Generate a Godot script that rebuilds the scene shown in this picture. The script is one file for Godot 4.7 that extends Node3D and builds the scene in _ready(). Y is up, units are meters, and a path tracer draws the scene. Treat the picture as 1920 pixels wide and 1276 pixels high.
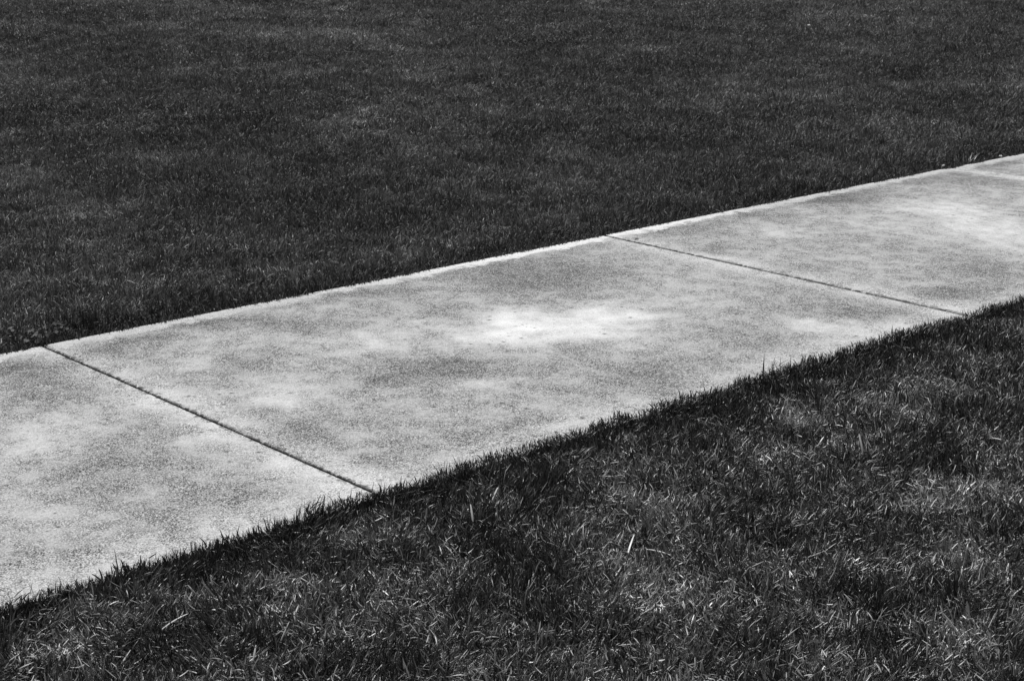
extends Node3D
# A concrete garden path between two mown lawns, strong sun from beyond the path. x runs along the path, z towards the viewer, y up.

const PATH_W = 1.645          # width of the slabs
const SLAB = 2.334           # joint to joint
const THICK = 0.10
const SOIL = -0.009          # soil beside the path, slab tops are y = 0
const STAINS0 = [[-0.14, 0.21, 0.13, 0.09, -1.0], [-0.18, 0.46, 0.13, 0.13, -0.6], [-0.16, 0.92, 0.14, 0.20, -0.6], [-0.37, 1.04, 0.10, 0.12, -0.4], [-0.43, 1.41, 0.07, 0.10, -0.7], [-0.22, 1.41, 0.10, 0.08, -0.8], [-0.44, 1.55, 0.04, 0.04, -1.0], [-0.47, 1.23, 0.07, 0.10, -0.5], [-0.64, 1.52, 0.05, 0.04, -0.6], [-0.05, 0.97, 0.06, 0.18, 0.8], [-0.01, 0.68, 0.08, 0.12, 0.5], [-0.33, 0.72, 0.08, 0.13, 0.4], [-0.51, 0.92, 0.05, 0.16, 0.3], [-0.01, 1.32, 0.06, 0.08, 0.5]]
const STAINS1 = [[0.10, 0.16, 0.08, 0.06, -1.0], [0.25, 0.16, 0.08, 0.05, -1.0], [0.57, 0.16, 0.21, 0.07, -0.8], [1.11, 0.14, 0.23, 0.06, -0.7], [0.68, 0.33, 0.15, 0.12, -0.5], [0.36, 0.58, 0.11, 0.12, -0.7], [1.13, 0.55, 0.13, 0.15, -0.6], [0.61, 0.94, 0.13, 0.12, -0.9], [0.80, 0.97, 0.09, 0.08, -0.9], [0.09, 1.18, 0.08, 0.09, -0.6], [0.38, 1.48, 0.09, 0.08, -0.7], [0.56, 1.48, 0.08, 0.08, -1.0], [0.13, 1.47, 0.08, 0.06, -0.6], [1.60, 0.33, 0.24, 0.29, -0.9], [1.90, 0.34, 0.23, 0.22, -0.6]]
const STAINS1B = [[1.12, 1.10, 0.06, 0.06, -0.6], [1.14, 1.41, 0.12, 0.16, -0.6], [1.57, 1.35, 0.16, 0.18, -0.5], [1.03, 1.54, 0.07, 0.06, -0.9], [2.13, 1.41, 0.20, 0.07, -0.6], [2.02, 1.20, 0.15, 0.11, -0.4], [1.31, 0.84, 0.28, 0.22, 1.5], [1.10, 0.81, 0.10, 0.16, 1.0], [1.50, 0.87, 0.10, 0.11, 0.7], [0.70, 0.65, 0.09, 0.13, 0.7], [0.24, 0.88, 0.10, 0.11, 0.8], [0.70, 1.16, 0.07, 0.07, 0.7], [0.23, 0.46, 0.06, 0.11, 0.5], [1.88, 1.39, 0.13, 0.06, 0.7], [0.98, 0.58, 0.10, 0.08, 0.3]]
const STAINS2 = [[3.03, 0.06, 0.13, 0.08, -1.0], [3.58, 0.10, 0.18, 0.12, -1.2], [3.88, 0.16, 0.14, 0.11, -0.6], [2.66, 0.16, 0.13, 0.09, -0.6], [2.43, 0.45, 0.10, 0.08, -0.8], [2.50, 0.86, 0.15, 0.18, -0.4], [2.97, 1.28, 0.11, 0.24, -0.6], [2.55, 1.44, 0.18, 0.08, -1.0], [4.25, 0.10, 0.27, 0.13, -0.9], [3.09, 0.23, 0.11, 0.11, -0.5], [3.59, 0.88, 0.19, 0.42, 1.0], [3.78, 0.50, 0.18, 0.20, 0.5], [3.26, 0.53, 0.15, 0.18, 0.4], [2.89, 0.45, 0.12, 0.10, 0.4], [4.98, 0.11, 0.10, 0.08, -1.2]]
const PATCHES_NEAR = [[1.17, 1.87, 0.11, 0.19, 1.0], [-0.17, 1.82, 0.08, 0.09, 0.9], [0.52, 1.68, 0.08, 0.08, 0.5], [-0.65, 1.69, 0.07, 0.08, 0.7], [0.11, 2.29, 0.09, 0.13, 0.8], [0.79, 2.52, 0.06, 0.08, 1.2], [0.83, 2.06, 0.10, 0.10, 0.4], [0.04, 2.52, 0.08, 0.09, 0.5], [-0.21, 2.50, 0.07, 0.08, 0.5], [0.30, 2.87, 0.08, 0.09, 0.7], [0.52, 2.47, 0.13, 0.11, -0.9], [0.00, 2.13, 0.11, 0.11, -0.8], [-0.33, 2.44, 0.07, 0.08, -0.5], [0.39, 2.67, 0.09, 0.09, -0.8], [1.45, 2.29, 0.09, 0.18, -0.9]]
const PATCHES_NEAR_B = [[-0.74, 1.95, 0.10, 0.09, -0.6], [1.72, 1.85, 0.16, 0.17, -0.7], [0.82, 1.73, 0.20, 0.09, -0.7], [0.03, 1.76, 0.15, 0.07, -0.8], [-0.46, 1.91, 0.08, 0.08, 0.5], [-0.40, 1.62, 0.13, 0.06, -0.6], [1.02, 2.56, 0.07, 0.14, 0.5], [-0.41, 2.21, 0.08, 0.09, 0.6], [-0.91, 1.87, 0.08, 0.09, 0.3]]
const PATCHES_FAR = [[6.27, -6.25, 0.26, 0.16, 1.8], [6.80, -5.73, 0.26, 0.27, 0.8], [5.81, -10.42, 1.05, 0.55, 0.7], [7.39, -7.76, 0.74, 0.98, 0.5], [6.35, -2.16, 0.34, 0.40, 1.0], [3.34, -2.82, 0.38, 0.61, 0.5], [1.07, -0.27, 0.13, 0.10, 0.9], [0.65, -0.35, 0.16, 0.12, 0.5], [0.19, -0.31, 0.13, 0.18, 0.6], [4.90, -2.97, 0.40, 0.54, 0.3], [2.96, -3.57, 0.46, 0.86, -0.7], [6.55, -4.14, 0.39, 0.33, -0.9], [8.44, -3.04, 0.08, 0.14, -1.6], [7.89, -2.42, 0.38, 0.32, -0.9], [2.72, -2.93, 0.17, 0.31, -0.9]]  # grass tone patches, with light and shade of lawn swells painted in
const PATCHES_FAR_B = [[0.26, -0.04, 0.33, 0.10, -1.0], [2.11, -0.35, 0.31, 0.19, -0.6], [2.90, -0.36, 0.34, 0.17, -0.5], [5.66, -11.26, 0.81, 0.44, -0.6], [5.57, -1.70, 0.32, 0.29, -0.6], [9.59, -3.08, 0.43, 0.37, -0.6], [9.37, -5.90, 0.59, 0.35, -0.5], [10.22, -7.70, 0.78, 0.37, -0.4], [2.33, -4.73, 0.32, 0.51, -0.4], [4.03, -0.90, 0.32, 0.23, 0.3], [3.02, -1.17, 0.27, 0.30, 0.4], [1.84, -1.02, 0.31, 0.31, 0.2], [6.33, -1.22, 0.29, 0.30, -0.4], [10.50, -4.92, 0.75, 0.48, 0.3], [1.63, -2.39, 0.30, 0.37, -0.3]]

var rng := RandomNumberGenerator.new()
var soft := FastNoiseLite.new()
var mid := FastNoiseLite.new()
var fine := FastNoiseLite.new()
var grit := FastNoiseLite.new()
var roll_noise := FastNoiseLite.new()
var taken := {}
var blade_mat: StandardMaterial3D
var far_mat: StandardMaterial3D
var V := PackedVector3Array()
var N := PackedVector3Array()
var C := PackedColorArray()
var I := PackedInt32Array()


func _ready():
	rng.seed = 4711
	# ---- camera, sky, sun, exposure
	var cam := Camera3D.new()
	cam.name = "camera"
	cam.fov = 23.70
	cam.near = 0.05
	cam.far = 600.0
	cam.position = Vector3(-2.034, 1.30, 4.340)
	cam.rotation_order = EULER_ORDER_YXZ
	cam.rotation = Vector3(deg_to_rad(-15.65), deg_to_rad(-41.89), deg_to_rad(0.0))
	add_child(cam)
	cam.current = true
	var sky_mat := ProceduralSkyMaterial.new()
	sky_mat.sky_top_color = Color(0.30, 0.30, 0.30)
	sky_mat.sky_horizon_color = Color(0.62, 0.62, 0.62)
	sky_mat.sky_curve = 0.15
	sky_mat.ground_bottom_color = Color(0.12, 0.12, 0.12)
	sky_mat.ground_horizon_color = Color(0.5, 0.5, 0.5)
	sky_mat.sky_energy_multiplier = 1.0
	var sky := Sky.new()
	sky.sky_material = sky_mat
	var env := Environment.new()
	env.background_mode = Environment.BG_SKY
	env.sky = sky
	env.tonemap_mode = Environment.TONE_MAPPER_LINEAR
	env.tonemap_exposure = 1.0
	env.sdfgi_enabled = true
	env.ssao_enabled = true
	env.ssil_enabled = true
	var we := WorldEnvironment.new()
	we.name = "world_environment"
	we.environment = env
	add_child(we)
	var sun := DirectionalLight3D.new()
	sun.name = "sun"
	sun.light_energy = 1.5
	sun.light_color = Color(1.0, 1.0, 1.0)   # the photograph is black and white
	sun.light_angular_distance = 0.53
	sun.shadow_enabled = true
	var el := deg_to_rad(54.0)
	var az := 0.36                       # from straight across the path towards its far end
	var to_sun := Vector3(sin(az) * cos(el), sin(el), -cos(az) * cos(el))
	add_child(sun)
	sun.look_at_from_position(Vector3.ZERO, -to_sun, Vector3.UP)

	setup_noise()
	blade_mat = StandardMaterial3D.new()
	blade_mat.vertex_color_use_as_albedo = true
	blade_mat.roughness = 0.42
	blade_mat.metallic_specular = 0.5
	blade_mat.cull_mode = BaseMaterial3D.CULL_DISABLED
	blade_mat.backlight_enabled = true
	blade_mat.backlight = Color(0.22, 0.22, 0.22)

	far_mat = blade_mat.duplicate()
	far_mat.roughness = 0.6
	far_mat.metallic_specular = 0.35
	far_mat.backlight = Color(0.36, 0.36, 0.36)

	build_ground()
	build_path()
	build_lawns()
	build_things()


func setup_noise():
	for n in [[soft, 11, 1.5, 4], [mid, 23, 9.0, 4], [fine, 37, 42.0, 3], [grit, 51, 240.0, 2], [roll_noise, 77, 0.33, 3]]:
		var f: FastNoiseLite = n[0]
		f.noise_type = FastNoiseLite.TYPE_SIMPLEX_SMOOTH
		f.seed = n[1]
		f.frequency = n[2]
		f.fractal_type = FastNoiseLite.FRACTAL_FBM
		f.fractal_octaves = n[3]


# ---------------------------------------------------------------- naming
func numbered(called: String) -> String:
	if not taken.has(called):
		taken[called] = 0
		return called
	taken[called] += 1
	return "%s_%03d" % [called, taken[called]]


func tag(o: Node, label: String, category: String, group := ""):
	o.set_meta("label", label)
	o.set_meta("category", category)
	if group != "":
		o.set_meta("group", group)


func thing(called: String, label: String, category: String, at: Vector3, turn := 0.0, group := "") -> Node3D:
	var o := Node3D.new()
	o.name = numbered(called)
	add_child(o, true)
	o.position = at
	o.rotation.y = turn
	tag(o, label, category, group)
	return o


func obj(called: String, mesh: Mesh, mat: Material, parent: Node) -> MeshInstance3D:
	var o := MeshInstance3D.new()
	o.name = numbered(called) if parent == self else called
	o.mesh = mesh
	o.material_override = mat
	parent.add_child(o, true)
	return o


# ---------------------------------------------------------------- ground
func smooth(a: float, b: float, x: float) -> float:
	return smoothstep(a, b, x)


func lawn_h(x: float, z: float) -> float:
	var d := 0.0
	if z < 0.0:
		d = -z
	elif z > PATH_W:
		d = z - PATH_W
	return SOIL + smooth(0.2, 4.0, d) * (roll_noise.get_noise_2d(x, z) * (0.09 + 0.10 * smooth(5.0, 12.0, d)) + soft.get_noise_2d(x * 0.5, z * 0.5) * 0.02) + smooth(0.05, 0.5, d) * mid.get_noise_2d(x * 0.4, z * 0.4) * 0.012


func steps(parts: Array) -> PackedFloat32Array:
	var out := PackedFloat32Array()
	for p in parts:
		var x: float = p[0]
		while x < p[1] - 0.0001:
			out.append(x)
			x += p[2]
	out.append(parts[-1][1])
	return out


func build_ground():
	var xs := steps([[-300.0, -60.0, 40.0], [-60.0, -12.0, 6.0], [-12.0, -4.0, 0.8], [-4.0, 24.0, 0.125], [24.0, 60.0, 3.0], [60.0, 300.0, 40.0]])
	var zs := steps([[-300.0, -60.0, 40.0], [-60.0, -22.0, 3.8], [-22.0, -0.25, 0.125], [-0.25, -0.006, 0.0488], [-0.006, 0.03, 0.018], [0.03, PATH_W - 0.03, 0.41], [PATH_W - 0.03, PATH_W + 0.006, 0.018], [PATH_W + 0.006, PATH_W + 3.0, 0.1], [PATH_W + 3.0, 20.0, 1.5], [20.0, 60.0, 10.0], [60.0, 300.0, 40.0]])
	var st := SurfaceTool.new()
	st.begin(Mesh.PRIMITIVE_TRIANGLES)
	st.set_smooth_group(0)
	var nx := xs.size()
	for z in zs:
		for x in xs:
			var y := lawn_h(x, z)
			if z > 0.005 and z < PATH_W - 0.005:
				y = -THICK - 0.03
			st.add_vertex(Vector3(x, y, z))
	for j in zs.size() - 1:
		for i in nx - 1:
			var a := j * nx + i
			for k in [a, a + 1, a + nx, a + 1, a + nx + 1, a + nx]:
				st.add_index(k)
	st.generate_normals()
	var m := StandardMaterial3D.new()
	var nt := NoiseTexture2D.new()
	nt.width = 1024
	nt.height = 1024
	nt.seamless = true
	var fn := FastNoiseLite.new()
	fn.seed = 5
	fn.frequency = 0.03
	fn.fractal_octaves = 5
	nt.noise = fn
	var ramp := Gradient.new()
	ramp.offsets = PackedFloat32Array([0.25, 0.55, 0.8])
	ramp.colors = PackedColorArray([Color(0.14, 0.14, 0.14), Color(0.22, 0.22, 0.22), Color(0.34, 0.34, 0.34)])
	nt.color_ramp = ramp
	m.albedo_texture = nt
	m.uv1_triplanar = true
	m.uv1_world_triplanar = true
	m.uv1_scale = Vector3(1.3, 1.3, 1.3)
	m.roughness = 1.0
	m.metallic_specular = 0.2
	var g := obj("ground", st.commit(), m, self)
	g.set_meta("kind", "structure")
	g.set_meta("label", "dark soil under the lawns on both sides of the path")


# ---------------------------------------------------------------- the path
func blobs(list: Array, x: float, z: float) -> float:
	# stains and patches: [x, z, radius across the view, radius in depth, strength], their long axes turned 41.8 degrees to the path
	var s := 0.0
	for b in list:
		var dx: float = x - b[0]
		var dz: float = z - b[1]
		if absf(dx) > 3.0 * (b[2] + b[3]) or absf(dz) > 3.0 * (b[2] + b[3]):
			continue
		var u: float = (dx * 0.745 + dz * 0.667) / b[2]
		var v: float = (dx * 0.667 - dz * 0.745) / b[3]
		var q := u * u + v * v
		if q < 7.0:
			s += b[4] * exp(-q)
	return s


func slab_texture(k: int) -> ImageTexture:
	# concrete seen from above: cleaner trowelled margins, stains, fine mottling, pits. k counts slabs along the path
	var w := 1152
	var h := 840
	var data := PackedByteArray()
	data.resize(w * h * 3)
	var list: Array = [STAINS0, STAINS1 + STAINS1B, STAINS2, STAINS2][clampi(k + 1, 0, 3)]
	if k < -1 or k > 2:
		list = []
	var x0 := k * SLAB
	# coarse grid of the slow parts, read bilinearly
	var cw := 145
	var ch := 106
	var slow := PackedFloat32Array()
	slow.resize(cw * ch)
	for j in ch:
		for i in cw:
			var x := x0 + SLAB * i / (cw - 1.0)
			var z := PATH_W * j / (ch - 1.0)
			var wx := x + mid.get_noise_2d(x * 0.5, z * 0.5 + 17.0) * 0.10
			var wz := z + mid.get_noise_2d(x * 0.5 + 23.0, z * 0.5) * 0.10
			slow[j * cw + i] = blobs(list, wx, wz) * 1.05 + soft.get_noise_2d(x, z) * 0.5
	var r := RandomNumberGenerator.new()
	r.seed = 900 + k
	# pits and little dark specks
	var pits := PackedFloat32Array()
	pits.resize(w * h)
	for n in 2300:
		var px := r.randi_range(3, w - 10)
		if n % 12 == 0:          # chipped lips of the joints
			px = r.randi_range(3, 7) if r.randf() < 0.5 else w - r.randi_range(4, 8)
		var pz := r.randi_range(3, h - 10)
		var rad := r.randf_range(0.7, 1.6) if r.randf() < 0.84 else r.randf_range(1.8, 3.4)
		var deep := r.randf_range(0.3, 0.85)
		for j in range(-4, 5):
			for i in range(-4, 5):
				var q := (i * i + j * j) / (rad * rad)
				if q < 2.2 and px + i >= 0 and pz + j >= 0:
					var at := (pz + j) * w + px + i
					pits[at] = maxf(pits[at], deep * exp(-q))
	var p := 0
	for j in h:
		var v := j / (h - 1.0)
		var z := v * PATH_W
		var cj := v * (ch - 1.0)
		var j0 := mini(int(cj), ch - 2)
		var fj := cj - j0
		for i in w:
			var u := i / (w - 1.0)
			var x := x0 + u * SLAB
			var ci := u * (cw - 1.0)
			var i0 := mini(int(ci), cw - 2)
			var fi := ci - i0
			var a := j0 * cw + i0
			var s := lerpf(lerpf(slow[a], slow[a + 1], fi), lerpf(slow[a + cw], slow[a + cw + 1], fi), fj)
			var m := mid.get_noise_2d(x, z)
			var f := fine.get_noise_2d(x, z)
			var g := grit.get_noise_2d(x, z)
			# sand grains in the cement, each a little lighter or darker
			var sand := (r.randf() - 0.5) * 0.46 + (0.25 if r.randf() < 0.03 else 0.0)
			var speck := f * 0.075 + g * 0.26 + sand
			speck *= clampf(1.05 - s * 0.7 - m * 1.1, 0.55, 1.7)
			var t := 0.345 + s * (0.21 if s > 0.0 else 0.19) + m * 0.14 + speck
			# margins: a clean strip under the grass edge that was cut back, paler bands beside the joints
			var far_strip := smooth(0.078, 0.042, z + m * 0.055 + f * 0.015)
			var bright := 0.06
			if k == 1:
				bright = lerpf(0.30, 0.08, smooth(0.10, 0.45, u))
			elif k == 0:
				bright = lerpf(0.07, 0.30, smooth(0.35, 0.80, u))
			elif k == -1:
				bright = 0.11
			var base_dark := smooth(0.05, 0.10, z) * smooth(0.22, 0.11, z) * 0.05
			var joint := minf(u, 1.0 - u) * SLAB
			var third := 1.0 if (k == 1 and u > 0.5) or (k == 2 and u < 0.5) else 0.0
			var band := smooth(0.12 - 0.05 * third, 0.05 - 0.02 * third, joint + m * 0.05) * (0.10 + 0.08 * third) - third * 0.05 * smooth(0.08, 0.11, joint) * smooth(0.30, 0.15, joint)
			var near := smooth(0.20, 0.10, PATH_W - z + m * 0.05) * 0.09
			t = t - base_dark + band + near
			t = lerpf(t, 0.40 + bright + m * 0.06 + speck * 0.6, far_strip)
			t *= 1.0 - pits[j * w + i] * (1.0 - 0.7 * far_strip)
			# dirt lodged in the tooled joint
			var dirty := 1.0 if (k < 1 or (k == 1 and u < 0.5)) else 0.25
			t = lerpf(t, 0.09, dirty * smooth(0.0095, 0.0038, joint + f * 0.010 + g * 0.006 + m * 0.006) * clampf(0.85 + m * 0.9, 0.3, 1.0))
			var b := int(clampf(pow(clampf(t, 0.04, 0.82), 1.0 / 2.2), 0.0, 1.0) * 255.0)
			data[p] = b
			data[p + 1] = b
			data[p + 2] = b
			p += 3
	var im := Image.create_from_data(w, h, false, Image.FORMAT_RGB8, data)
	return ImageTexture.create_from_image(im)


func edge_list(total: float, count: int) -> Array:
	# [place along the side, drop below the top] from outer face over the rounded lip and across
	var out := []
	out.append([0.0, THICK])
	var rad := 0.005
	for k in 5:
		var a := k / 4.0 * PI / 2
		out.append([rad * (1.0 - cos(a)), rad * (1.0 - sin(a))])
	for k in range(1, count):
		out.append([rad + (total - 2 * rad) * k / count, 0.0])
	for k in range(4, -1, -1):
		var a := k / 4.0 * PI / 2
		out.append([total - rad * (1.0 - cos(a)), rad * (1.0 - sin(a))])
	out.append([total, THICK])
	return out


func slab_mesh(k: int) -> ArrayMesh:
	var gap := 0.0045
	var lx := edge_list(SLAB - gap, 60)
	var lz := edge_list(PATH_W, 44)
	var st := SurfaceTool.new()
	st.begin(Mesh.PRIMITIVE_TRIANGLES)
	st.set_smooth_group(0)
	var nx := lx.size()
	for b in lz:
		for a in lx:
			var x: float = a[0] + gap * 0.5
			var z: float = b[0]
			var y := -maxf(a[1], b[1])
			var wx := k * SLAB + x
			# the hand-tooled joint is never quite straight; the faces are slightly uneven
			# the second joint runs a little out of square
			if k == 0:
				x -= 0.013 * z / PATH_W * a[0] / SLAB
			elif k == 1:
				x -= 0.013 * z / PATH_W * (1.0 - a[0] / SLAB)
			x += fine.get_noise_2d(wx * 0.5, z * 0.5) * 0.0012 + mid.get_noise_2d(k * 31.0, z * 0.3) * 0.0015
			if b[1] == 0.0 and a[1] == 0.0:
				y += mid.get_noise_2d(wx, z) * 0.0008
			st.set_uv(Vector2(clampf(x / SLAB, 0.001, 0.999), clampf(z / PATH_W, 0.001, 0.999)))
			st.add_vertex(Vector3(x, y, z))
	for j in lz.size() - 1:
		for i in nx - 1:
			var a := j * nx + i
			for q in [a, a + 1, a + nx, a + 1, a + nx + 1, a + nx]:
				st.add_index(q)
	st.generate_normals()
	return st.commit()


func build_path():
	var path := Node3D.new()
	path.name = "concrete_path"
	add_child(path)
	path.set_meta("kind", "structure")
	path.set_meta("label", "pale concrete path of square-jointed slabs crossing the lawn diagonally")
	var bump := NoiseTexture2D.new()
	bump.width = 1024
	bump.height = 1024
	bump.seamless = true
	var fn := FastNoiseLite.new()
	fn.seed = 8
	fn.frequency = 0.09
	fn.fractal_octaves = 4
	bump.noise = fn
	var mats := {}
	for k in range(-3, 6):
		var t := clampi(k, -1, 2)
		if not mats.has(t):
			var m := StandardMaterial3D.new()
			m.albedo_texture = slab_texture(t)
			m.roughness = 0.92
			m.metallic_specular = 0.25
			m.heightmap_enabled = true
			m.heightmap_texture = bump
			m.heightmap_scale = 0.10
			m.heightmap_flip_texture = false
			mats[t] = m
		var s := obj("slab", slab_mesh(k), mats[t], path)
		s.position = Vector3(k * SLAB, [0.0, 0.001, -0.001][posmod(k, 3)], 0)
	var soil := StandardMaterial3D.new()
	soil.albedo_color = Color(0.2, 0.2, 0.2)
	soil.roughness = 1.0
	for k in range(-2, 6):
		var bm := BoxMesh.new()
		bm.size = Vector3(0.012, 0.05, PATH_W - 0.04)
		var o := obj("joint_soil", bm, soil, path)
		o.position = Vector3(k * SLAB, -0.034 if k != 2 else -0.030, PATH_W * 0.5)
		if k == 1:
			o.position.x -= 0.0065
			o.rotation.y = -0.0078


# ---------------------------------------------------------------- grass
func clear_arrays():
	V = PackedVector3Array()
	N = PackedVector3Array()
	C = PackedColorArray()
	I = PackedInt32Array()


func commit_arrays() -> ArrayMesh:
	var arr := []
	arr.resize(Mesh.ARRAY_MAX)
	arr[Mesh.ARRAY_VERTEX] = V
	arr[Mesh.ARRAY_NORMAL] = N
	arr[Mesh.ARRAY_COLOR] = C
	arr[Mesh.ARRAY_INDEX] = I
	var m := ArrayMesh.new()
	m.add_surface_from_arrays(Mesh.PRIMITIVE_TRIANGLES, arr)
	return m


func blade(root: Vector3, az: float, lean0: float, lean1: float, length: float, w: float, c0: float, c1: float, twist: float, blunt: float, seg := 4):
	# one grass blade: a bent tapering strip, channelled along its middle
	var p := root
	var h := Vector3(cos(az), 0, sin(az))
	var first := V.size()
	for k in seg + 1:
		var t := k / float(seg)
		var th := lerpf(lean0, lean1, t)
		var tan := h * sin(th) + Vector3.UP * cos(th)
		var side := Vector3(-h.z, 0, h.x).rotated(tan, twist * (0.4 + 0.6 * t))
		var nrm := side.cross(tan).normalized()
		var ww := w * 0.5 * minf(1.0, 0.75 + t * 0.9)
		if t > 0.45:
			ww *= lerpf(1.0, blunt, pow((t - 0.45) / 0.55, 1.4))
		var c := lerpf(c0, c1, minf(1.0, t * 1.6))
		V.append(p - side * ww)
		V.append(p + side * ww)
		N.append((nrm - side * 0.45).normalized())
		N.append((nrm + side * 0.45).normalized())
		C.append(Color(c, c, c))
		C.append(Color(c, c, c))
		p += tan * (length / seg)
	for k in seg:
		var a := first + k * 2
		I.append_array(PackedInt32Array([a, a + 2, a + 1, a + 1, a + 2, a + 3]))


func green_blade(r: float, tall: float, spread: float, k := 1.0, wide := 1.0, even := false):
	var a := rng.randf() * TAU
	var d := sqrt(rng.randf()) * r
	var c := rng.randf_range(0.025, 0.062) * k
	if even:
		c = rng.randf_range(0.028, 0.07) * k if rng.randf() < 0.62 else rng.randf_range(0.10, 0.20) * k
	elif rng.randf() < 0.38:
		c = rng.randf_range(0.11, 0.27) * k
	var lean := absf(rng.randfn(0.0, spread))
	blade(Vector3(cos(a) * d, -0.004, sin(a) * d), rng.randf() * TAU, lean * 0.5, minf(lean + absf(rng.randfn(0.08, 0.28)), 2.2), tall * rng.randf_range(0.55, 1.15), rng.randf_range(0.0013, 0.0029) * wide, c * 1.15, c, rng.randfn(0.0, 0.9), 0.55 if rng.randf() < 0.35 else 0.08)


func dry_blade(r: float, low: float, high: float, k := 1.0):
	var a := rng.randf() * TAU
	var d := sqrt(rng.randf()) * r
	var c := rng.randf_range(0.16, 0.38) * k
	if rng.randf() < 0.24:
		c = rng.randf_range(0.45, 0.70) * k
	var lean := rng.randf_range(0.15, 1.45)
	blade(Vector3(cos(a) * d, rng.randf_range(low, high), sin(a) * d), rng.randf() * TAU, lean, lean + rng.randfn(0.0, 0.4), rng.randf_range(0.006, 0.026), rng.randf_range(0.0010, 0.0026), c * 0.8, c, rng.randfn(0.0, 1.0), 0.35)


func stub(r: float):
	# a bleached cut stem standing among the leaves
	var a := rng.randf() * TAU
	var d := sqrt(rng.randf()) * r
	var c := rng.randf_range(0.50, 0.75)
	var lean := absf(rng.randfn(0.0, 0.5))
	blade(Vector3(cos(a) * d, 0.006, sin(a) * d), rng.randf() * TAU, lean, lean + rng.randfn(0.0, 0.5), rng.randf_range(0.014, 0.030), rng.randf_range(0.0016, 0.0030), c * 0.8, c, rng.randfn(0.0, 0.7), 0.5)


func tuft_mesh(kind: int) -> ArrayMesh:
	clear_arrays()
	match kind:
		0:  # lush, upright
			for n in 66:
				green_blade(0.045, 0.034, 0.65, 0.95, 0.92)
			for n in 3:
				dry_blade(0.045, 0.0, 0.012)
		1:  # worn: shorter leaves, some straw
			for n in 54:
				green_blade(0.048, 0.030, 0.95, 1.0, 0.9)
			for n in 14:
				dry_blade(0.045, 0.002, 0.022)
			if rng.randf() < 0.7:
				stub(0.045)
		2:  # thatch showing
			for n in 36:
				green_blade(0.048, 0.026, 1.0, 1.2, 0.9)
			for n in 36:
				dry_blade(0.045, 0.002, 0.022, 1.1)
			for n in 2:
				stub(0.045)
		3:  # clipped edge of the lawn
			for n in 34:
				green_blade(0.020, 0.028 if n % 2 == 0 else 0.018, 0.45 if n % 2 == 0 else 0.9, 1.0, 1.35)
		4:  # far lawn: broad soft leaves lying over one another
			for n in 54:
				green_blade(0.050, 0.035, 1.10, 1.6, 1.2, true)
			if rng.randf() < 0.5:
				dry_blade(0.045, 0.0, 0.014, 0.5)
		5:  # far lawn, paler
			for n in 50:
				green_blade(0.050, 0.032, 1.15, 2.15, 1.2, true)
			for n in 4:
				dry_blade(0.045, 0.004, 0.018, 0.6)
	return commit_arrays()


func grass(parent: Node, mesh: ArrayMesh, places: Array, mat: Material):
	if places.is_empty():
		return
	var mm := MultiMesh.new()
	mm.transform_format = MultiMesh.TRANSFORM_3D
	mm.use_colors = true
	mm.mesh = mesh
	mm.instance_count = places.size()
	for i in places.size():
		mm.set_instance_transform(i, places[i][0])
		var c: float = places[i][1]
		mm.set_instance_color(i, Color(c, c, c))
	var o := MultiMeshInstance3D.new()
	o.name = "grass_tufts"
	o.multimesh = mm
	o.material_override = mat
	o.set_meta("kind", "stuff")
	parent.add_child(o, true)


func lawn(called: String, label: String) -> Node3D:
	var o := Node3D.new()
	o.name = called
	add_child(o)
	o.set_meta("kind", "stuff")
	tag(o, label, "grass")
	return o


func put_tuft(bins: Array, kind: int, x: float, z: float, size: float, tint: float, y := -9.0):
	var b := Basis(Vector3.UP, rng.randf() * TAU)
	# leaves are combed together by foot and mower in hand-sized swirls, and stand taller in some spots than others
	var comb := Vector2(mid.get_noise_2d(x * 0.55 + 9.0, z * 0.55), mid.get_noise_2d(x * 0.55, z * 0.55 + 31.0)) * (0.4 if kind == 3 else 0.9 if kind > 3 else 1.2)
	comb += Vector2(rng.randfn(0, 0.13), rng.randfn(0, 0.13))
	var turn := minf(comb.length(), 0.85)
	if turn > 0.001:
		b = Basis(Vector3(comb.y, 0, -comb.x).normalized(), turn) * b
	var tall := clampf(1.0 + mid.get_noise_2d(x * 0.9 + 70.0, z * 0.9 + 20.0) * 0.85, 0.55, 1.5)
	if size > 1.16:
		tall *= 0.85      # the widest tufts stand no taller than the rest
	if kind == 3:
		tall = 1.0
	b = b.scaled(Vector3(size, size * tall * rng.randf_range(0.85, 1.15), size))
	bins[kind][rng.randi() % 7].append([Transform3D(b, Vector3(x, lawn_h(x, z) if y < -8.0 else y, z)), tint])


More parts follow.
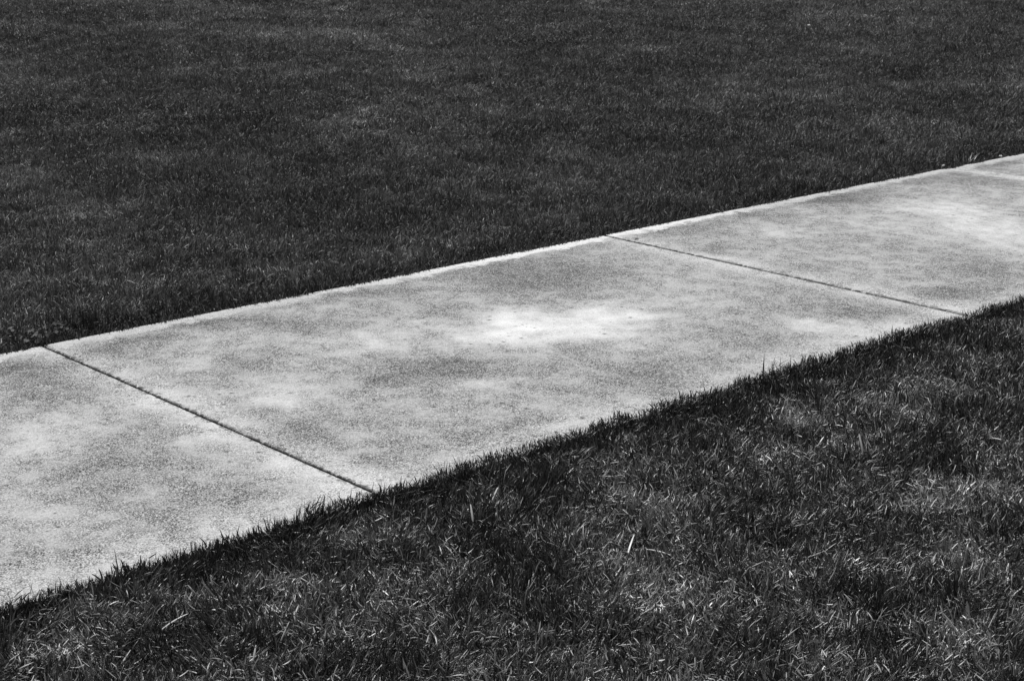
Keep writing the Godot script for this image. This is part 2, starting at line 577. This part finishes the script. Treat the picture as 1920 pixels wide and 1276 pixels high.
func build_lawns():
	var meshes := []
	for kind in 6:
		var row := []
		for n in 7:
			row.append(tuft_mesh(kind))
		meshes.append(row)
	var wear := FastNoiseLite.new()
	wear.seed = 301
	wear.frequency = 2.2
	wear.fractal_octaves = 4
	var wide := FastNoiseLite.new()
	wide.seed = 302
	wide.frequency = 0.45
	wide.fractal_octaves = 3
	for which in 2:
		var bins := []
		for kind in 6:
			bins.append([[], [], [], [], [], [], []])
		var node: Node3D
		if which == 0:
			node = lawn("lawn_grass", "mown lawn with pale dry thatch in front of the path, nearest the viewer")
			var cell := 0.033
			for j in int(2.4 / cell):
				for i in int(7.6 / cell):
					var x := -3.2 + (i + rng.randf()) * cell
					var z := PATH_W + 0.022 - 0.014 * smooth(-0.9, 0.2, x) + (j + rng.randf()) * cell
					var d := z - PATH_W
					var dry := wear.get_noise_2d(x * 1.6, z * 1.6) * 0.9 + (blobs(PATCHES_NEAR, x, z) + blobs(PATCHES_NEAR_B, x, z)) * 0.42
					dry += lerpf(-0.75, 0.10, smooth(0.02, 0.22, d + wear.get_noise_2d(x + 40.0, z) * 0.12)) + rng.randfn(0.0, 0.12)
					var kind := 0
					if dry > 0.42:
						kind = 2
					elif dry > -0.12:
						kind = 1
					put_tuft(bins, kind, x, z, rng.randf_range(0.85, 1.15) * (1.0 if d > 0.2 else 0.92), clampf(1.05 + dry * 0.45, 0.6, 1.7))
		else:
			node = lawn("far_lawn_grass", "wide mown lawn beyond the path, filling the upper half")
			var eye := Vector2(-2.034, 4.34)
			var ahead := Vector2(0.667, -0.745)
			for band in [[0.0, 8.5, 0.040, 1.0], [8.5, 14.0, 0.050, 1.2], [14.0, 25.0, 0.066, 1.5]]:
				var cell: float = band[2]
				for j in int(21.0 / cell):
					for i in int(26.0 / cell):
						var x := -4.0 + (i + rng.randf()) * cell
						var z := -0.035 - (j + rng.randf()) * cell
						var e := Vector2(x, z) - eye
						var depth := e.dot(ahead)
						if depth < band[0] or depth >= band[1] or absf(e.x * 0.745 + e.y * 0.667) > 0.33 * depth + 1.1:
							continue
						var d := -z
						var dry := wear.get_noise_2d(x, z) * 0.60 + wide.get_noise_2d(x, z) * 0.5 + 0.04 + (blobs(PATCHES_FAR, x, z) + blobs(PATCHES_FAR_B, x, z)) * 0.50  # besides dryness, takes in the swell shading painted by the far patches
						dry += lerpf(-0.65, -0.03, smooth(0.02, 0.30, d)) + 0.14 * smooth(4.0, 9.0, d) + rng.randfn(0.0, 0.10)
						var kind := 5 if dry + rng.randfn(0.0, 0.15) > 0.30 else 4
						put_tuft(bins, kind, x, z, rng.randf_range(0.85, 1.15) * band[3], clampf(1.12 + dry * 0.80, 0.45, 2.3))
		# the clipped edge along the slabs
		var xe := -4.5
		while xe < 9.5:
			xe += 0.006
			if which == 0 and xe > 4.4:
				break
			var zz: float = PATH_W + 0.004 + rng.randf_range(-0.012, 0.04) if which == 0 else -0.009 - absf(rng.randfn(0, 0.014))
			zz -= 0.014 * smooth(-0.9, 0.2, xe) if which == 0 else 0.0
			zz += (wear.get_noise_2d(xe * 1.5, 7.0 * which) + 0.2) * (-0.030 if which == 0 else 0.022)
			put_tuft(bins, 3, xe, zz, rng.randf_range(0.8, 1.15) * (1.0 + wear.get_noise_2d(xe * 1.4, 50.0) * 0.22), rng.randf_range(0.75, 1.1), SOIL)
		for kind in 6:
			for n in 7:
				grass(node, meshes[kind][n], bins[kind][n], far_mat if kind > 3 else blade_mat)


# ---------------------------------------------------------------- single things
func one_blade(length: float, w: float, lean0: float, lean1: float, c: float, twist := 0.0, blunt := 0.1) -> ArrayMesh:
	clear_arrays()
	blade(Vector3.ZERO, 0.0, lean0, lean1, length, w, c * 1.1, c, twist, blunt, 6)
	return commit_arrays()


func tall_blade(x: float, z: float, length: float, w: float, turn: float, lean: float, c: float, label: String, called := "grass_sprig", group := ""):
	var o := obj(called, one_blade(length, w, lean * 0.6, lean * 1.3, c, 0.2), blade_mat, self)
	o.position = Vector3(x, lawn_h(x, z) - 0.002, z)
	o.rotation.y = turn
	tag(o, label, "grass sprig", group)


func straw(x: float, z: float, length: float, turn: float, up: float, rise: float, label: String):
	# a pale dead stalk lying in the grass, bent once
	var o := obj("straw_stalk", one_blade(length * 1.2, 0.0042, up, up + 0.35, rng.randf_range(0.45, 0.62), rng.randfn(0, 0.4), 0.5), blade_mat, self)
	o.position = Vector3(x, lawn_h(x, z) + rise, z)
	o.rotation.y = turn
	tag(o, label, "straw", "pale dead stalks in the near lawn")


func coarse_tuft(x: float, z: float, count: int, length: float, w: float, c: float, spread: float, label: String, called := "grass_clump", lying := 0.0, toward := 0.0):
	var o := thing(called, label, "grass clump", Vector3(x, lawn_h(x, z) - 0.002, z))
	for n in count:
		clear_arrays()
		var a := rng.randf() * TAU
		var lean := absf(rng.randfn(0.0, spread)) + lying
		var way := a if lying == 0.0 else toward + rng.randfn(0.0, 0.35)
		var cc := c * rng.randf_range(0.7, 1.35)
		blade(Vector3(cos(a), 0, sin(a)) * rng.randf() * 0.012, way, lean * 0.6, lean * 1.2 + rng.randf() * 0.4, length * rng.randf_range(0.55, 1.1), w * rng.randf_range(0.7, 1.2), cc * 1.2, cc, rng.randfn(0, 0.5), 0.1, 5)
		obj("blade", commit_arrays(), blade_mat, o)


func round_leaf(r: float) -> ArrayMesh:
	# a small scalloped weed leaf, cupped a little, stalk at the origin
	var st := SurfaceTool.new()
	st.begin(Mesh.PRIMITIVE_TRIANGLES)
	st.set_smooth_group(0)
	var n := 14
	st.add_vertex(Vector3(0, 0.0, r * 0.35))
	for k in n:
		var a := k / float(n) * TAU
		var rr := r * (1.0 + 0.10 * cos(a * 5.0)) * (1.0 if absf(a - PI * 1.5) > 0.5 else 0.45)
		st.add_vertex(Vector3(cos(a) * rr, r * 0.18 * (0.6 + 0.4 * cos(2 * a)), sin(a) * rr + r))
	for k in n:
		st.add_index(0)
		st.add_index(1 + k)
		st.add_index(1 + (k + 1) % n)
	st.generate_normals()
	return st.commit()


func weed(x: float, z: float, count: int, size: float, label: String):
	var leaf_mat := StandardMaterial3D.new()
	leaf_mat.albedo_color = Color(0.42, 0.42, 0.42)
	leaf_mat.roughness = 0.85
	leaf_mat.metallic_specular = 0.15
	leaf_mat.cull_mode = BaseMaterial3D.CULL_DISABLED
	var o := thing("clover_plant", label, "weed", Vector3(x, SOIL, z), 0.0, "broad leaved weeds by the left joint")
	for n in count:
		var a := (n + rng.randf() * 0.6) * TAU / count
		var far := rng.randf_range(0.006, 0.032)
		var y := rng.randf_range(0.020, 0.040)
		clear_arrays()
		blade(Vector3.ZERO, a, atan2(far, y), atan2(far, y), Vector2(far, y).length(), 0.0012, 0.08, 0.08, 0.0, 1.0, 2)
		obj("stem", commit_arrays(), blade_mat, o)
		var l := obj("leaf", round_leaf(size * rng.randf_range(0.7, 1.2)), leaf_mat, o)
		l.position = Vector3(cos(a) * far, y, sin(a) * far)
		# leaves hold themselves towards the open side, over the path
		l.basis = Basis(Vector3(0.745, 0, 0.667), 0.55 + rng.randfn(0.0, 0.25)) * Basis(Vector3.UP, -a + PI / 2) * Basis(Vector3.FORWARD, rng.randfn(0.0, 0.25))


func lump(r: Vector3, seed_n: int) -> ArrayMesh:
	var st := SurfaceTool.new()
	st.begin(Mesh.PRIMITIVE_TRIANGLES)
	st.set_smooth_group(0)
	var rows := 6
	var cols := 9
	var rn := FastNoiseLite.new()
	rn.seed = seed_n
	rn.frequency = 0.9
	for j in rows + 1:
		for i in cols:
			var a := i / float(cols) * TAU
			var b := j / float(rows) * PI
			var d := Vector3(sin(b) * cos(a), cos(b), sin(b) * sin(a))
			st.add_vertex(d * r * (1.0 + 0.35 * rn.get_noise_3dv(d)))
	for j in rows:
		for i in cols:
			var a := j * cols + i
			var b := j * cols + (i + 1) % cols
			for q in [a, b, a + cols, b, b + cols, a + cols]:
				st.add_index(q)
	st.generate_normals()
	return st.commit()


func grey(v: float, rough := 0.8) -> StandardMaterial3D:
	var m := StandardMaterial3D.new()
	m.albedo_color = Color(v, v, v).linear_to_srgb()
	m.roughness = rough
	m.cull_mode = BaseMaterial3D.CULL_DISABLED
	return m


func build_things():
	# weeds with round leaves where the left joint meets the far lawn
	weed(-0.012, -0.050, 9, 0.0077, "round leaved weed nearest the left end of the far path edge, against the concrete")
	weed(0.035, -0.070, 8, 0.0072, "round leaved weed just above the top of the left path joint")
	weed(-0.055, -0.125, 7, 0.0072, "round leaved weed at the left border of the photo, set back from the path")
	weed(0.090, -0.060, 6, 0.0060, "small weed right of the top of the left path joint, in the far grass")
	# on the path
	clear_arrays()
	blade(Vector3.ZERO, 0.3, 1.2, 2.0, 0.022, 0.010, 0.05, 0.04, 0.5, 0.2, 6)
	var lf := obj("dry_leaf", commit_arrays(), blade_mat, self)
	lf.position = Vector3(2.358, 0.003, 0.141)
	tag(lf, "tiny dark curled leaf scrap lying on the concrete near the second joint", "leaf")
	var pb := obj("pebble", lump(Vector3(0.010, 0.007, 0.009), 3), grey(0.75), self)
	pb.position = Vector3(5.132, 0.004, -0.004)
	tag(pb, "white pebble on the far path edge at the right border of the photo", "pebble")
	pb = obj("pebble", lump(Vector3(0.014, 0.008, 0.009), 4), grey(0.7), self)
	pb.position = Vector3(4.655, 0.006, -0.018)
	tag(pb, "pale pebble in the grass edge beside the top of the third joint", "pebble")
	var sc := obj("litter_scrap", lump(Vector3(0.022, 0.012, 0.016), 9), grey(0.85), self)
	sc.position = Vector3(10.681, lawn_h(10.681, -5.55) + 0.045, -5.55)
	tag(sc, "white scrap of litter far out in the upper right of the lawn", "litter")
	# tall blades standing out of the near edge
	tall_blade(1.300, 1.648, 0.088, 0.0042, 0.4, 0.05, 0.035, "tallest dark blade sticking up against the concrete, right of centre")
	tall_blade(1.431, 1.640, 0.058, 0.0040, 1.4, 0.08, 0.035, "short dark blade just right of the tallest blade on the near path edge")
	tall_blade(-0.655, 1.656, 0.075, 0.0050, 2.0, 0.12, 0.035, "dark pointed blade sticking up against the concrete at the lower left")
	tall_blade(0.300, 2.850, 0.075, 0.0085, 3.6, 0.75, 0.055, "broadest single grass blade, leaning, near the lower right corner of the photo")
	# clumps
	coarse_tuft(4.900, -0.030, 12, 0.095, 0.0048, 0.035, 0.25, "coarse grass clump flopping over the far path edge beside the third joint", "grass_clump", 1.0, -0.1)
	coarse_tuft(4.960, -0.110, 6, 0.080, 0.0050, 0.06, 0.35, "upright coarse grass clump behind the third joint at the far right")
	coarse_tuft(3.420, -0.240, 9, 0.120, 0.0050, 0.07, 0.45, "taller grass clump in the far lawn above the middle slab's right joint")
	coarse_tuft(0.315, 2.733, 22, 0.085, 0.0034, 0.035, 0.65, "dark coarse grass clump left of the broad blade, lower right")
	coarse_tuft(0.455, 2.810, 26, 0.090, 0.0034, 0.035, 0.70, "dark coarse grass clump right of the broad blade, lower right corner")
	coarse_tuft(-0.380, 2.060, 16, 0.075, 0.0034, 0.035, 0.60, "dark coarse grass clump in the near lawn, lower left of centre")
	coarse_tuft(1.180, 1.930, 18, 0.080, 0.0032, 0.06, 0.80, "spreading grass clump with long arching blades below the tallest edge blade")
	coarse_tuft(0.786, 2.515, 13, 0.055, 0.0042, 0.55, 0.70, "bright bleached straw clump right of centre in the near lawn, the palest spot", "straw_clump")
	coarse_tuft(0.180, 2.330, 10, 0.045, 0.0036, 0.42, 0.70, "pale straw clump in the lower middle of the near lawn", "straw_clump")
	coarse_tuft(-0.160, 1.880, 11, 0.045, 0.0036, 0.40, 0.75, "pale straw clump near the path edge left of the first joint's lower end", "straw_clump")
	# pale dead stalks lying about
	var where := ["below the first joint's lower end", "left of the lower middle", "in the lower middle, upright", "beside the lower middle straw clump", "lying level in the lower middle", "below the lower middle straw clump", "in the lower right, kinked", "right of the broad blade", "at the lower left, near the edge", "nearest the lower left corner", "between the bleached clump and the path", "right of the bleached clump", "along the right border", "at the bottom border"]
	var spots := [[0.132, 1.859], [0.017, 1.931], [0.308, 2.110], [0.148, 2.253], [0.209, 2.314], [0.122, 2.400], [0.320, 2.905], [0.390, 2.883], [-0.540, 1.850], [-0.720, 1.930], [0.960, 2.230], [0.930, 2.520], [1.300, 2.350], [0.080, 2.700]]
	for n in spots.size():
		straw(spots[n][0], spots[n][1], rng.randf_range(0.032, 0.055), rng.randf() * TAU, rng.randf_range(0.5, 1.35), rng.randf_range(0.016, 0.03), "pale dead grass stalk " + where[n] + " of the near lawn" if n not in [0, 10] else "pale dead grass stalk " + where[n])
